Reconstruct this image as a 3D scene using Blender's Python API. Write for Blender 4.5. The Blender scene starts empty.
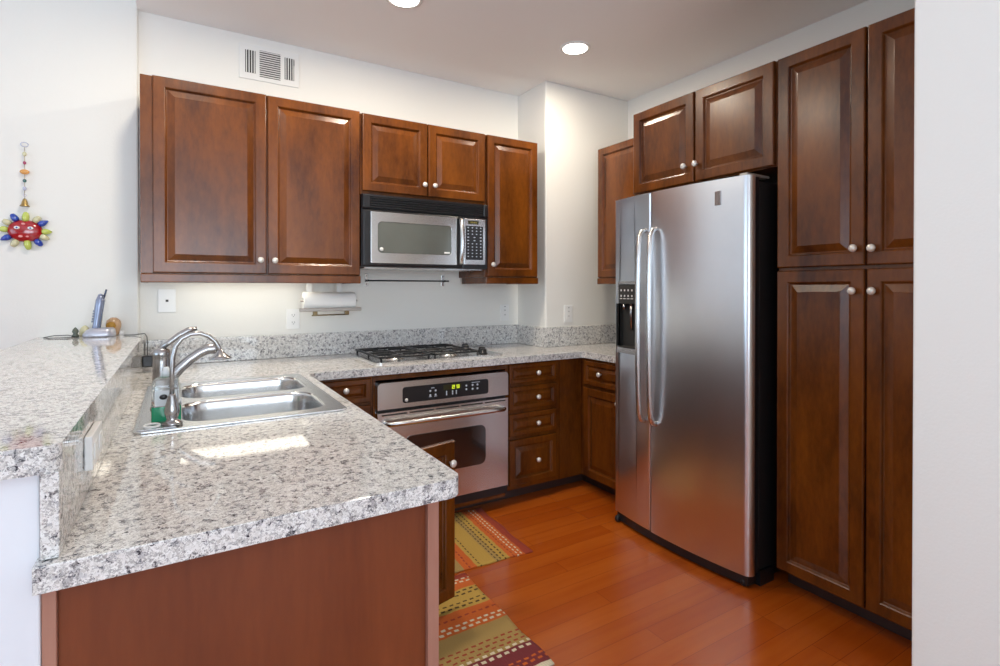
import bpy, bmesh, math, random
from mathutils import Vector, Matrix
random.seed(7)
PI = math.pi
C = bpy.context.scene.collection
sc = bpy.context.scene

# ------------------------------------------------------------------ camera
cd = bpy.data.cameras.new('camera'); cam = bpy.data.objects.new('camera', cd); C.objects.link(cam)
cam.location = (0.3739, -3.2192, 1.3025)
cam.rotation_euler = (PI/2 - 0.0059, 0.0, -0.5519)
cd.sensor_width = 36.0; cd.lens = 533.2*36/1000
cd.shift_x = -0.0079; cd.shift_y = -0.0413; cd.clip_start = 0.05
sc.camera = cam
# ------------------------------------------------------------------ world, daylight, exposure
w = bpy.data.worlds.new('sky'); sc.world = w; w.use_nodes = True
w.node_tree.nodes['Background'].inputs[0].default_value = (0.80, 0.90, 1.0, 1)
w.node_tree.nodes['Background'].inputs[1].default_value = 1.0
sc.view_settings.view_transform = 'Standard'; sc.view_settings.look = 'None'
sc.view_settings.gamma = 1.0; sc.view_settings.use_curve_mapping = False
sc.view_settings.exposure = 0.05
sc.cycles.diffuse_bounces = 8
def area(name, loc, rot, sx, sy, power, col, spread=PI):
    l = bpy.data.lights.new(name, 'AREA'); l.shape = 'RECTANGLE'; l.size = sx; l.size_y = sy
    l.energy = power; l.color = col; l.spread = spread
    o = bpy.data.objects.new(name, l); o.location = loc; o.rotation_euler = rot; C.objects.link(o); return o
area('daylight_dining_window', (-3.25, -2.6, 1.55), (0, -PI/2-.60, 0), 1.9, 2.6, 42, (0.52, 0.76, 1.0))
area('daylight_rear_window', (0.1, -6.0, 1.5), (PI/2+.85, 0, 0), 2.6, 2.0, 122, (0.72, 0.86, 1.0))

# ------------------------------------------------------------------ materials
def mat(name):
    m = bpy.data.materials.new(name); m.use_nodes = True
    nt = m.node_tree; b = nt.nodes['Principled BSDF']
    return m, nt, b
def plain(name, col, rough=0.5, metal=0.0, coat=0.0, emis=None, estr=0, trans=0, var=0.0, vscale=8, bump=0.0, bscale=200, aniso=0, alpha=1):
    m, nt, b = mat(name); N = nt.nodes; Lk = nt.links
    b.inputs['Base Color'].default_value = (*col, 1); b.inputs['Roughness'].default_value = rough
    b.inputs['Metallic'].default_value = metal; b.inputs['Coat Weight'].default_value = coat
    b.inputs['Coat Roughness'].default_value = 0.12
    b.inputs['Transmission Weight'].default_value = trans; b.inputs['Alpha'].default_value = alpha
    b.inputs['Anisotropic'].default_value = aniso
    if emis: b.inputs['Emission Color'].default_value = (*emis, 1); b.inputs['Emission Strength'].default_value = estr
    tc = N.new('ShaderNodeTexCoord')
    if var:
        n = N.new('ShaderNodeTexNoise'); n.inputs['Scale'].default_value = vscale; Lk.new(tc.outputs['Object'], n.inputs['Vector'])
        mx = N.new('ShaderNodeMix'); mx.data_type = 'RGBA'
        mx.inputs[6].default_value = tuple(c*(1-var) for c in col)+(1,); mx.inputs[7].default_value = tuple(min(1, c*(1+var)) for c in col)+(1,)
        Lk.new(n.outputs['Fac'], mx.inputs[0]); Lk.new(mx.outputs[2], b.inputs['Base Color'])
    if bump:
        n = N.new('ShaderNodeTexNoise'); n.inputs['Scale'].default_value = bscale; n.inputs['Detail'].default_value = 3
        Lk.new(tc.outputs['Object'], n.inputs['Vector'])
        bp = N.new('ShaderNodeBump'); bp.inputs['Strength'].default_value = bump; bp.inputs['Distance'].default_value = 0.002
        Lk.new(n.outputs['Fac'], bp.inputs['Height']); Lk.new(bp.outputs[0], b.inputs['Normal'])
    return m
def ramp(nt, stops, interp='LINEAR'):
    r = nt.nodes.new('ShaderNodeValToRGB'); e = r.color_ramp; e.interpolation = interp
    while len(e.elements) < len(stops): e.elements.new(0.5)
    for i, (p, c) in enumerate(stops):
        e.elements[i].position = p; e.elements[i].color = (*c, 1)
    return r
def wood(name, dark, lite, sc_=(9, 9, 1.2), rough=0.27, coat=0.15):
    m, nt, b = mat(name); N = nt.nodes; Lk = nt.links
    tc = N.new('ShaderNodeTexCoord'); mp = N.new('ShaderNodeMapping'); mp.inputs['Scale'].default_value = sc_
    Lk.new(tc.outputs['Object'], mp.inputs['Vector'])
    n1 = N.new('ShaderNodeTexNoise'); n1.inputs['Scale'].default_value = 1.0; n1.inputs['Detail'].default_value = 4
    n2 = N.new('ShaderNodeTexNoise'); n2.inputs['Scale'].default_value = 9.0; n2.inputs['Detail'].default_value = 6; n2.inputs['Roughness'].default_value = .65
    Lk.new(mp.outputs[0], n1.inputs['Vector']); Lk.new(mp.outputs[0], n2.inputs['Vector'])
    mm = N.new('ShaderNodeMix'); mm.inputs[0].default_value = 0.30; b.inputs['Specular IOR Level'].default_value = .42
    Lk.new(n1.outputs['Fac'], mm.inputs[2]); Lk.new(n2.outputs['Fac'], mm.inputs[3])
    r = ramp(nt, [(0.30, dark), (0.70, lite)]); Lk.new(mm.outputs[0], r.inputs[0]); Lk.new(r.outputs[0], b.inputs['Base Color'])
    b.inputs['Roughness'].default_value = rough; b.inputs['Coat Weight'].default_value = coat; b.inputs['Coat Roughness'].default_value = 0.22
    return m
def granite(name, scale=1.85):
    m, nt, b = mat(name); N = nt.nodes; Lk = nt.links
    tc = N.new('ShaderNodeTexCoord')
    dn = N.new('ShaderNodeTexNoise'); dn.inputs['Scale'].default_value = 90*scale; dn.inputs['Detail'].default_value = 2
    Lk.new(tc.outputs['Object'], dn.inputs['Vector'])
    ad = N.new('ShaderNodeMix'); ad.data_type = 'RGBA'; ad.blend_type = 'LINEAR_LIGHT'; ad.inputs[0].default_value = 0.010
    Lk.new(tc.outputs['Object'], ad.inputs[6]); Lk.new(dn.outputs['Color'], ad.inputs[7])
    def vor(s):
        v = N.new('ShaderNodeTexVoronoi'); v.inputs['Scale'].default_value = s*scale
        Lk.new(ad.outputs[2], v.inputs['Vector']); sp = N.new('ShaderNodeSeparateColor'); Lk.new(v.outputs['Color'], sp.inputs[0]); return sp
    a = vor(155)
    ra = ramp(nt, [(0, (.035, .033, .038)), (.15, (.17, .16, .155)), (.28, (.42, .40, .37)), (.40, (.62, .60, .57)), (.60, (.82, .81, .79)), (.82, (.74, .73, .72))], 'CONSTANT')
    Lk.new(a.outputs[0], ra.inputs[0])
    c = vor(62)
    rc = ramp(nt, [(0, (.05, .05, .07)), (.10, (.28, .28, .30)), (.22, (.80, .79, .77)), (.6, (.72, .70, .67))], 'CONSTANT')
    Lk.new(c.outputs[1], rc.inputs[0])
    mx = N.new('ShaderNodeMix'); mx.data_type = 'RGBA'; mx.inputs[0].default_value = 0.48
    Lk.new(ra.outputs[0], mx.inputs[6]); Lk.new(rc.outputs[0], mx.inputs[7]); Lk.new(mx.outputs[2], b.inputs['Base Color'])
    b.inputs['Roughness'].default_value = 0.05; b.inputs['Specular IOR Level'].default_value = 0.55
    return m
M = {}
M['wall'] = plain('wall_paint', (.80, .79, .75), .75, bump=.22, bscale=140)
M['ceil'] = plain('ceiling_paint', (.90, .90, .89), .85, bump=.15, bscale=120)
M['trimw'] = plain('white_trim_paint', (.74, .76, .80), .5, var=.02)
M['wood'] = wood('cherry_cabinet_wood', (.042, .0092, .0012), (.195, .055, .0048), sc_=(7, 7, 2.2))
M['woodp'] = wood('cherry_end_panel', (.115, .024, .006), (.20, .048, .013), rough=.42, coat=.2)
M['woodl'] = wood('light_edge_wood', (.30, .13, .09), (.42, .21, .15), rough=.45)
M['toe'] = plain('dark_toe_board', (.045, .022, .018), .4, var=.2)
M['granite'] = granite('speckled_granite')
M['steel'] = plain('brushed_steel', (.66, .65, .64), .27, 1.0, var=.03, vscale=30)
M['steelf'] = plain('fridge_steel', (.74, .76, .80), .28, 1.0, var=.02, vscale=20)
M['sink'] = plain('sink_steel', (.66, .67, .68), .22, 1.0, var=.03, vscale=30)
M['nickel'] = plain('brushed_nickel', (.42, .41, .41), .24, 1.0, var=.05, vscale=60)
M['knob'] = plain('satin_knob', (.78, .74, .68), .25, .35, coat=.5, var=.04, vscale=80)
M['black'] = plain('black_plastic', (.012, .012, .014), .3, var=.2, vscale=40)
M['blackm'] = plain('matt_black_side', (.010, .009, .010), .55, var=.3, vscale=60, bump=.3, bscale=500)
M['iron'] = plain('cast_iron', (.018, .018, .020), .38, .3, var=.2, vscale=60)
M['glassd'] = plain('dark_oven_glass', (.020, .012, .010), .05, 0, coat=1, var=.2)
M['glassm'] = plain('microwave_glass', (.16, .175, .16), .12, .35, coat=1, var=.1)
M['white'] = plain('white_plastic', (.83, .83, .82), .35, var=.02)
M['ivory'] = plain('vent_white', (.78, .78, .76), .45, var=.02)
M['slot'] = plain('dark_slot', (.03, .028, .025), .6, var=.2)
M['paper'] = plain('paper_towel', (.88, .87, .84), .9, var=.02, bump=.5, bscale=150)
M['bronze'] = plain('aged_brass', (.22, .16, .08), .35, .8, var=.2, vscale=40)
M['taupe'] = plain('taupe_metal_bar', (.42, .38, .34), .4, .4, var=.1, vscale=30)
M['mark'] = plain('printed_marks', (.55, .60, .68), .5, var=.05)
M['lcd'] = plain('display_glow', (.1, .1, .02), .4, emis=(.62, .75, .02), estr=1.2)
M['lcdd'] = plain('dim_display', (.035, .032, .008), .3, var=.2, vscale=100)
M['amber'] = plain('amber_display', (.12, .09, .02), .4, emis=(.5, .4, .1), estr=.25)
M['glow'] = plain('lamp_glow', (1, 1, 1), .5, emis=(1, .95, .86), estr=9)
M['tubeglow'] = plain('under_cabinet_glow', (1, 1, 1), .5, emis=(1, .92, .76), estr=2.6)
M['green'] = plain('green_dish_soap', (.0, .36, .17), .12, trans=.25, var=.05, coat=.5)
M['clear'] = plain('clear_bottle', (.92, .96, .95), .05, trans=.92, var=.01)
M['labelp'] = plain('pale_bottle_label', (.62, .66, .68), .4, var=.08, vscale=60)
M['phone'] = plain('silver_blue_phone', (.26, .30, .42), .3, .45, var=.05, coat=.4)
M['phoned'] = plain('dark_blue_phone', (.05, .07, .13), .3, .2, var=.1, coat=.4)
M['phones'] = plain('silver_cradle', (.48, .49, .56), .32, .5, var=.04, coat=.3)
M['cord'] = plain('dark_cord', (.03, .035, .035), .5, var=.2)
M['jar'] = plain('amber_jar_body', (.62, .40, .24), .25, trans=.2, var=.15, vscale=60)
M['jarc'] = plain('mustard_label', (.38, .19, .01), .5, var=.5, vscale=90)
M['leafy'] = plain('dark_green_figurine', (.10, .12, .09), .4, var=.4, vscale=90)
M['red'] = plain('red_glaze', (.36, .004, .010), .18, coat=.8, var=.1, vscale=50)
M['blue'] = plain('blue_glaze', (.012, .05, .38), .15, coat=.8, var=.2, vscale=50)
M['lime'] = plain('lime_glaze', (.52, .60, .12), .2, coat=.6, var=.1, vscale=50)
M['cream'] = plain('cream_glaze', (.62, .58, .36), .25, coat=.6, var=.1, vscale=50)
M['pink'] = plain('pink_glaze', (.75, .32, .32), .2, coat=.6, var=.1)
M['gold'] = plain('dull_gold', (.42, .29, .11), .3, .8, var=.1, vscale=50)
M['orange'] = plain('orange_glaze', (.72, .34, .08), .3, coat=.5, var=.1)
M['magenta'] = plain('magenta_bead', (.40, .05, .13), .2, coat=.6, var=.1)
M['teal'] = plain('teal_bead', (.04, .13, .12), .2, coat=.6, var=.1)
M['pale'] = plain('pale_bead', (.50, .52, .66), .15, coat=.6, var=.1)

def floor_mat():
    m, nt, b = mat('cherry_plank_floor'); N = nt.nodes; Lk = nt.links
    tc = N.new('ShaderNodeTexCoord')
    br = N.new('ShaderNodeTexBrick'); br.inputs['Scale'].default_value = 1.0
    br.inputs['Brick Width'].default_value = 1.15; br.inputs['Row Height'].default_value = 0.092
    br.inputs['Mortar Size'].default_value = 0.0009; br.inputs['Mortar Smooth'].default_value = .3; br.offset = .37; br.offset_frequency = 3
    br.inputs['Color1'].default_value = (0, 0, 0, 1); br.inputs['Color2'].default_value = (1, 1, 1, 1); br.inputs['Mortar'].default_value = (.2, .2, .2, 1)
    Lk.new(tc.outputs['Object'], br.inputs['Vector'])
    mp = N.new('ShaderNodeMapping'); mp.inputs['Scale'].default_value = (1.6, 26, 1); Lk.new(tc.outputs['Object'], mp.inputs['Vector'])
    n = N.new('ShaderNodeTexNoise'); n.inputs['Scale'].default_value = 1.3; n.inputs['Detail'].default_value = 6; Lk.new(mp.outputs[0], n.inputs['Vector'])
    mp2 = N.new('ShaderNodeMapping'); mp2.inputs['Scale'].default_value = (1.2, 4, 1); Lk.new(tc.outputs['Object'], mp2.inputs['Vector'])
    n2 = N.new('ShaderNodeTexNoise'); n2.inputs['Scale'].default_value = 2.0; n2.inputs['Detail'].default_value = 3; Lk.new(mp2.outputs[0], n2.inputs['Vector'])
    m1 = N.new('ShaderNodeMix'); m1.inputs[0].default_value = .62; Lk.new(br.outputs['Color'], m1.inputs[2]); Lk.new(n.outputs['Fac'], m1.inputs[3])
    m2 = N.new('ShaderNodeMix'); m2.inputs[0].default_value = .35; Lk.new(m1.outputs[0], m2.inputs[2]); Lk.new(n2.outputs['Fac'], m2.inputs[3])
    r = ramp(nt, [(.10, (.27, .040, .003)), (.45, (.36, .068, .005)), (.85, (.48, .115, .011))]); Lk.new(m2.outputs[0], r.inputs[0])
    mm = N.new('ShaderNodeMix'); mm.data_type = 'RGBA'; mm.inputs[7].default_value = (.17, .026, .004, 1)
    Lk.new(br.outputs['Fac'], mm.inputs[0]); Lk.new(r.outputs[0], mm.inputs[6]); Lk.new(mm.outputs[2], b.inputs['Base Color'])
    b.inputs['Roughness'].default_value = .26; b.inputs['Coat Weight'].default_value = .35; b.inputs['Coat Roughness'].default_value = .16
    return m
M['floor'] = floor_mat()
def rug_mat(name, axis, lo, hi, bands, dashes):
    """bands: (pos, colour); dashes: (pos, halfwidth, colour) across the stripes, along the chosen axis"""
    m, nt, b = mat(name); N = nt.nodes; Lk = nt.links
    tc = N.new('ShaderNodeTexCoord'); s = N.new('ShaderNodeSeparateXYZ'); Lk.new(tc.outputs['Object'], s.inputs[0])
    mr = N.new('ShaderNodeMapRange'); mr.inputs[1].default_value = lo; mr.inputs[2].default_value = hi
    nz = N.new('ShaderNodeTexNoise'); nz.inputs['Scale'].default_value = 25; Lk.new(tc.outputs['Object'], nz.inputs['Vector'])
    wob = N.new('ShaderNodeMath'); wob.operation = 'MULTIPLY_ADD'; wob.inputs[1].default_value = .012; Lk.new(nz.outputs['Fac'], wob.inputs[0])
    Lk.new(s.outputs[axis], wob.inputs[2]); Lk.new(wob.outputs[0], mr.inputs[0])
    base = ramp(nt, bands, 'CONSTANT'); Lk.new(mr.outputs[0], base.inputs[0])
    cur = base.outputs[0]
    mm = None
    for k, (p, hw, col) in enumerate(dashes):
        d = N.new('ShaderNodeMath'); d.operation = 'SUBTRACT'; d.inputs[1].default_value = p; Lk.new(mr.outputs[0], d.inputs[0])
        a = N.new('ShaderNodeMath'); a.operation = 'ABSOLUTE'; Lk.new(d.outputs[0], a.inputs[0])
        l = N.new('ShaderNodeMath'); l.operation = 'LESS_THAN'; l.inputs[1].default_value = hw; Lk.new(a.outputs[0], l.inputs[0])
        o = N.new('ShaderNodeMath'); o.operation = 'MULTIPLY_ADD'; o.inputs[1].default_value = 34; o.inputs[2].default_value = k*.43+50; Lk.new(s.outputs[1-axis], o.inputs[0])
        f = N.new('ShaderNodeMath'); f.operation = 'FRACT'; Lk.new(o.outputs[0], f.inputs[0])
        g = N.new('ShaderNodeMath'); g.operation = 'GREATER_THAN'; g.inputs[1].default_value = .42; Lk.new(f.outputs[0], g.inputs[0])
        u = N.new('ShaderNodeMath'); u.operation = 'MULTIPLY'; Lk.new(l.outputs[0], u.inputs[0]); Lk.new(g.outputs[0], u.inputs[1])
        x = N.new('ShaderNodeMix'); x.data_type = 'RGBA'; x.inputs[7].default_value = (*col, 1); Lk.new(u.outputs[0], x.inputs[0]); Lk.new(cur, x.inputs[6]); cur = x.outputs[2]
    wv = N.new('ShaderNodeTexWave'); wv.bands_direction = 'X' if axis == 0 else 'Y'; wv.inputs['Scale'].default_value = 55; wv.inputs['Distortion'].default_value = 1.5
    Lk.new(tc.outputs['Object'], wv.inputs['Vector'])
    mu = N.new('ShaderNodeMix'); mu.data_type = 'RGBA'; mu.blend_type = 'MULTIPLY'; mu.inputs[0].default_value = .35
    Lk.new(cur, mu.inputs[6]); Lk.new(wv.outputs['Color'], mu.inputs[7]); Lk.new(mu.outputs[2], b.inputs['Base Color'])
    bp = N.new('ShaderNodeBump'); bp.inputs['Strength'].default_value = .6; bp.inputs['Distance'].default_value = .003
    Lk.new(wv.outputs['Fac'], bp.inputs['Height']); Lk.new(bp.outputs[0], b.inputs['Normal']); b.inputs['Roughness'].default_value = .95
    return m

# ------------------------------------------------------------------ mesh helpers
class MB:
    def __init__(s): s.bm = bmesh.new()
    def add(s, verts, faces, mi=0, smooth=False):
        vs = [s.bm.verts.new(v) for v in verts]
        for f in faces:
            try: fc = s.bm.faces.new([vs[i] for i in f]); fc.material_index = mi; fc.smooth = smooth
            except ValueError: pass
        return vs
    def box(s, x0, x1, y0, y1, z0, z1, bev=0.0, mi=0, seg=2):
        x0, x1 = min(x0, x1), max(x0, x1); y0, y1 = min(y0, y1), max(y0, y1); z0, z1 = min(z0, z1), max(z0, z1)
        t = bmesh.new()
        vs = [t.verts.new(v) for v in [(x0,y0,z0),(x1,y0,z0),(x1,y1,z0),(x0,y1,z0),(x0,y0,z1),(x1,y0,z1),(x1,y1,z1),(x0,y1,z1)]]
        for f in [(0,3,2,1),(4,5,6,7),(0,1,5,4),(1,2,6,5),(2,3,7,6),(3,0,4,7)]: t.faces.new([vs[i] for i in f])
        if bev > 0: bmesh.ops.bevel(t, geom=t.edges[:], offset=bev, segments=seg, affect='EDGES', profile=.5)
        s.merge(t, mi); return s
    def merge(s, t, mi=0, mtx=None):
        mp = {}
        for v in t.verts: mp[v] = s.bm.verts.new(mtx @ v.co if mtx else v.co)
        for f in t.faces:
            try: n = s.bm.faces.new([mp[v] for v in f.verts]); n.material_index = mi; n.smooth = f.smooth
            except ValueError: pass
        t.free()
    def prism(s, poly, ax, a, b, mi=0, smooth=False):
        """poly of 2D points; ax = extrusion axis; the other two axes in xyz order"""
        def P(p, h):
            return {'x': (h, p[0], p[1]), 'y': (p[0], h, p[1]), 'z': (p[0], p[1], h)}[ax]
        n = len(poly); vs = [P(p, a) for p in poly]+[P(p, b) for p in poly]
        s.add(vs, [tuple(range(n))[::-1], tuple(range(n, 2*n))], mi)
        s.add(vs, [(i, (i+1) % n, (i+1) % n+n, i+n) for i in range(n)], mi, smooth)
        return s
    def lathe(s, prof, org, axis=(0, 0, 1), n=20, mi=0, cap=True):
        q = Vector((0, 0, 1)).rotation_difference(Vector(axis)); org = Vector(org)
        vs = []; 
        for r, h in prof:
            for i in range(n):
                a = 2*PI*i/n; vs.append(org+q @ Vector((r*math.cos(a), r*math.sin(a), h)))
        fs = [(k*n+i, k*n+(i+1) % n, (k+1)*n+(i+1) % n, (k+1)*n+i) for k in range(len(prof)-1) for i in range(n)]
        if cap: fs += [tuple(range(n))[::-1], tuple(range((len(prof)-1)*n, len(prof)*n))]
        s.add(vs, fs, mi, True); return s
    def tube(s, pts, r, n=10, mi=0, closed=False, flat=1.0):
        pts = [Vector(p) for p in pts]; k = len(pts); rr = r if isinstance(r, (list, tuple)) else [r]*k
        T = []
        for i in range(k):
            a = pts[(i-1) % k] if (closed or i > 0) else pts[i]; b_ = pts[(i+1) % k] if (closed or i < k-1) else pts[i]
            T.append((b_-a).normalized())
        up = Vector((0, 0, 1)) if abs(T[0].z) < .9 else Vector((0, 1, 0))
        X = T[0].cross(up).normalized(); vs = []
        for i in range(k):
            X = (X - T[i]*X.dot(T[i])).normalized(); Y = T[i].cross(X)
            for j in range(n):
                a = 2*PI*j/n; vs.append(pts[i]+(X*math.cos(a)*flat+Y*math.sin(a))*rr[i])
        fs = [(i*n+j, i*n+(j+1) % n, ((i+1) % k)*n+(j+1) % n, ((i+1) % k)*n+j) for i in range(k if closed else k-1) for j in range(n)]
        if not closed: fs += [tuple(range(n))[::-1], tuple(range((k-1)*n, k*n))]
        s.add(vs, fs, mi, True); return s
    def ball(s, c, r, sc_=(1, 1, 1), mi=0, n=12):
        t = bmesh.new(); bmesh.ops.create_uvsphere(t, u_segments=n, v_segments=n//2+2, radius=r)
        for v in t.verts: v.co = Vector((v.co.x*sc_[0]+c[0], v.co.y*sc_[1]+c[1], v.co.z*sc_[2]+c[2]))
        for f in t.faces: f.smooth = True
        s.merge(t, mi); return s
    def build(s, name, m, parent=None, mtx=None, bevmod=0, auto=False):
        if mtx: s.bm.transform(mtx)
        org = ORG.get(parent, Vector((0, 0, 0))) if parent else None
        bmesh.ops.recalc_face_normals(s.bm, faces=s.bm.faces[:])
        if parent is None:
            xs = [v.co for v in s.bm.verts]
            org = Vector(((min(c.x for c in xs)+max(c.x for c in xs))/2, (min(c.y for c in xs)+max(c.y for c in xs))/2, min(c.z for c in xs)))
        bmesh.ops.translate(s.bm, verts=s.bm.verts[:], vec=-org)
        me = bpy.data.meshes.new(name); s.bm.to_mesh(me); s.bm.free()
        for x in (m if isinstance(m, (list, tuple)) else [m]): me.materials.append(M[x] if isinstance(x, str) else x)
        o = bpy.data.objects.new(name, me); C.objects.link(o)
        if parent is None: o.location = org
        else: o.parent = parent
        ORG[o] = org
        if bevmod:
            b = o.modifiers.new('bevel', 'BEVEL'); b.width = bevmod; b.segments = 3; b.limit_method = 'ANGLE'; b.angle_limit = math.radians(40); b.harden_normals = False
        return o
ORG = {}
def thing(name, label, cat, loc, group=None):
    o = bpy.data.objects.new(name, None); o.empty_display_size = .05; C.objects.link(o); o.location = loc
    ORG[o] = Vector(loc); return tag(o, label, cat, group)
def tag(o, label, cat, group=None):
    o['label'] = label; o['category'] = cat
    if group: o['group'] = group
    return o
def struct(o): o['kind'] = 'structure'; return o
def lab(o, t): o['label'] = t; return o
def rrect(x0, x1, z0, z1, r, n=5):
    p = []
    for cx, cz, a0 in [(x1-r, z1-r, 0), (x0+r, z1-r, 90), (x0+r, z0+r, 180), (x1-r, z0+r, 270)]:
        for i in range(n+1):
            a = math.radians(a0+90*i/n); p.append((cx+r*math.cos(a), cz+r*math.sin(a)))
    return p
def slab(outer, holes, z0, z1):
    """flat slab with holes; returns MB"""
    mb = MB(); bm = mb.bm; loops = [outer]+holes; edges = []; lv = []
    for lp in loops:
        vs = [bm.verts.new((p[0], p[1], z1)) for p in lp]; lv.append(vs)
        edges += [bm.edges.new((vs[i], vs[(i+1) % len(vs)])) for i in range(len(vs))]
    res = bmesh.ops.triangle_fill(bm, use_beauty=True, use_dissolve=False, edges=edges)
    top = [f for f in res['geom'] if isinstance(f, bmesh.types.BMFace)]
    mp = {}
    for vs in lv:
        for v in vs: mp[v] = bm.verts.new((v.co.x, v.co.y, z0))
    for f in top: bm.faces.new([mp[v] for v in reversed(f.verts)])
    for vs in lv:
        for i in range(len(vs)):
            a, b = vs[i], vs[(i+1) % len(vs)]; bm.faces.new((a, mp[a], mp[b], b))
    return mb

# ------------------------------------------------------------------ joinery
def panel_mb(O, U, Nn, w_, h_, t=.020, fr=.049):
    """raised panel front: O = lower corner on the cabinet face, U along width, Nn outward"""
    O, U, Nn = Vector(O), Vector(U), Vector(Nn); Z = Vector((0, 0, 1))
    k = min(1.0, min(w_, h_)/.30)
    s_ = fr
    rings = [(0, 0), (0, t-.006), (.002, t-.002), (.005, t), (s_-.004, t), (s_, t-.003), (s_+.003, t-.009), (s_+.006, t-.011), (s_+.008, t-.011),
             (s_+.012+.022*k, t-.002), (s_+.014+.022*k, t-.001)]
    mb = MB(); vs = []
    for ins, d in rings:
        for a, b in ((ins, ins), (w_-ins, ins), (w_-ins, h_-ins), (ins, h_-ins)): vs.append(O+U*a+Z*b+Nn*d)
    fs = [(3, 2, 1, 0)]
    for r in range(len(rings)-1): fs += [(r*4+i, r*4+(i+1) % 4, (r+1)*4+(i+1) % 4, (r+1)*4+i) for i in range(4)]
    e = (len(rings)-1)*4; fs.append((e, e+1, e+2, e+3)); mb.add(vs, fs); return mb
KP = [(.0045, 0), (.0045, .010), (.006, .013), (.0125, .017), (.0145, .021), (.0135, .026), (.009, .0295), (.003, .031)]
def front(cabinet, kind, O, U, Nn, w_, h_, knob=None, t=.020, fr=.049, mtx=None, label=None):
    d = panel_mb(O, U, Nn, w_, h_, t, fr).build(kind, 'wood', cabinet, mtx)
    if label: lab(d, label)
    if knob:
        p = Vector(O)+Vector(U)*knob[0]+Vector((0, 0, 1))*knob[1]+Vector(Nn)*t
        MB().lathe(KP, p, Nn, 16).build('knob', 'knob', d, mtx)
    return d
FL = 0.06
A_U, A_N = (1, 0, 0), (0, -1, 0)
B_U, B_N = (0, -1, 0), (-1, 0, 0)

# ================================================================== room shell
struct(MB().box(-3.4, 3.3, -6.2, .15, -.05, FL).build('floor', 'floor'))
struct(MB().box(.2, 3.3, -6.2, .15, 2.68, 2.85).build('ceiling', 'ceil'))
struct(MB().box(-3.4, .2, -6.2, .15, 3.05, 3.15).build('ceiling_dining', 'ceil'))
struct(MB().box(.203, 2.44, 0, .12, FL, 2.68).build('wall_back', 'wall'))
struct(MB().box(-3.4, .203, -.03, .12, FL, 3.05, bev=.008).build('wall_dining', 'wall'))
struct(MB().box(2.44, 3.30, -.34, .12, FL, 2.68, bev=.010).build('wall_corner', 'wall'))
struct(MB().box(3.182, 3.30, -2.629, -.34, FL, 2.68).build('wall_right', 'wall'))
struct(MB().box(1.897, 3.30, -6.2, -2.629, FL, 2.68, bev=.005).build('wall_stub', 'wall'))
# room beyond the camera: dining side and rear wall, each with a window
def holed_wall(name, ax, a, b, u0, u1, h, w0, w1, s0, s1):
    mb = MB()
    for (p, q, r_, t_) in ((u0, w0, FL, h), (w1, u1, FL, h), (w0, w1, FL, s0), (w0, w1, s1, h)):
        if ax == 'x': mb.box(a, b, p, q, r_, t_)
        else: mb.box(p, q, a, b, r_, t_)
    struct(mb.build(name, 'wall'))
holed_wall('wall_left', 'x', -3.5, -3.4, -6.2, .12, 3.05, -3.9, -1.3, .6, 2.5)
holed_wall('wall_rear', 'y', -6.3, -6.2, -3.4, 3.3, 3.05, -1.2, 1.4, .5, 2.5)
for i, (ax, c) in enumerate((('x', -3.45), ('y', -6.25))):
    mb = MB()
    if ax == 'x':
        for y in (-3.9, -2.63, -1.35): mb.box(c-.03, c+.03, y, y+.05, .6, 2.5)
        for z in (.6, 2.45): mb.box(c-.03, c+.03, -3.9, -1.3, z, z+.05)
    else:
        for x in (-1.2, .075, 1.35): mb.box(x, x+.05, c-.03, c+.03, .5, 2.5)
        for z in (.5, 2.45): mb.box(-1.2, 1.4, c-.03, c+.03, z, z+.05)
    struct(mb.build('window_%d' % (i+1), 'trimw'))
# half wall carrying the raised bar
struct(MB().box(-.02, .201, -2.212, -.031, FL, 1.039, bev=.003).build('wall_half', 'trimw'))

# ================================================================== worktops
outer = [(.198, -2.2455)]
for i in range(7):
    a = math.radians(-90+15*i); outer.append((.838+.034*math.cos(a), -2.2035+.034*math.sin(a)))
outer += [(.872, -.70), (.885, -.672), (.905, -.657), (2.470, -.657), (2.489, -.664), (2.496, -.682), (2.496, -1.003), (3.181, -1.003), (3.181, -.341), (2.439, -.341), (2.439, -.001), (.2035, -.001), (.2035, -.032), (.203, -.04), (.203, -1), (.198, -2.1)]
SX0, SX1, SY0, SY1 = .285, .815, -1.485, -.705
hole = [(SX0, SY0), (SX1, SY0), (SX1, SY1), (SX0, SY1)]
cthole = [(1.24, -.545), (1.90, -.545), (1.90, -.105), (1.24, -.105)]
o = slab(outer, [hole, cthole], .875, .914).build('granite_worktop', 'granite', bevmod=.009)
tag(o, 'polished speckled granite worktop wrapping from sink peninsula round to the fridge', 'countertop')
o = MB().prism([(-.175, -2.236), (.215, -2.236), (.228, -2.223), (.228, -.005), (.2065, -.005), (.2065, -.032), (-.175, -.032)], 'z', 1.040, 1.080).build('raised_bar_top', 'granite', bevmod=.011)
tag(o, 'raised granite bar ledge on the white half wall, cordless phone at its far end', 'bar top')
o = MB().box(.2035, .2255, -2.228, -.022, .915, 1.0395, bev=.002).build('bar_splash', 'granite')
tag(o, 'narrow granite upstand between sink counter and raised bar, with white plate', 'backsplash')
mb = MB(); mb.box(.227, 2.418, -.021, -.001, .915, 1.045, bev=.002); mb.box(2.418, 2.4395, -.3605, -.001, .915, 1.045, bev=.002)
mb.box(2.4395, 3.160, -.3605, -.341, .915, 1.045, bev=.002); mb.box(3.160, 3.181, -1.003, -.341, .915, 1.045, bev=.002)
tag(mb.build('granite_backsplash', 'granite'), 'granite backsplash strip behind the cooktop stepping round the corner chase', 'backsplash')

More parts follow.
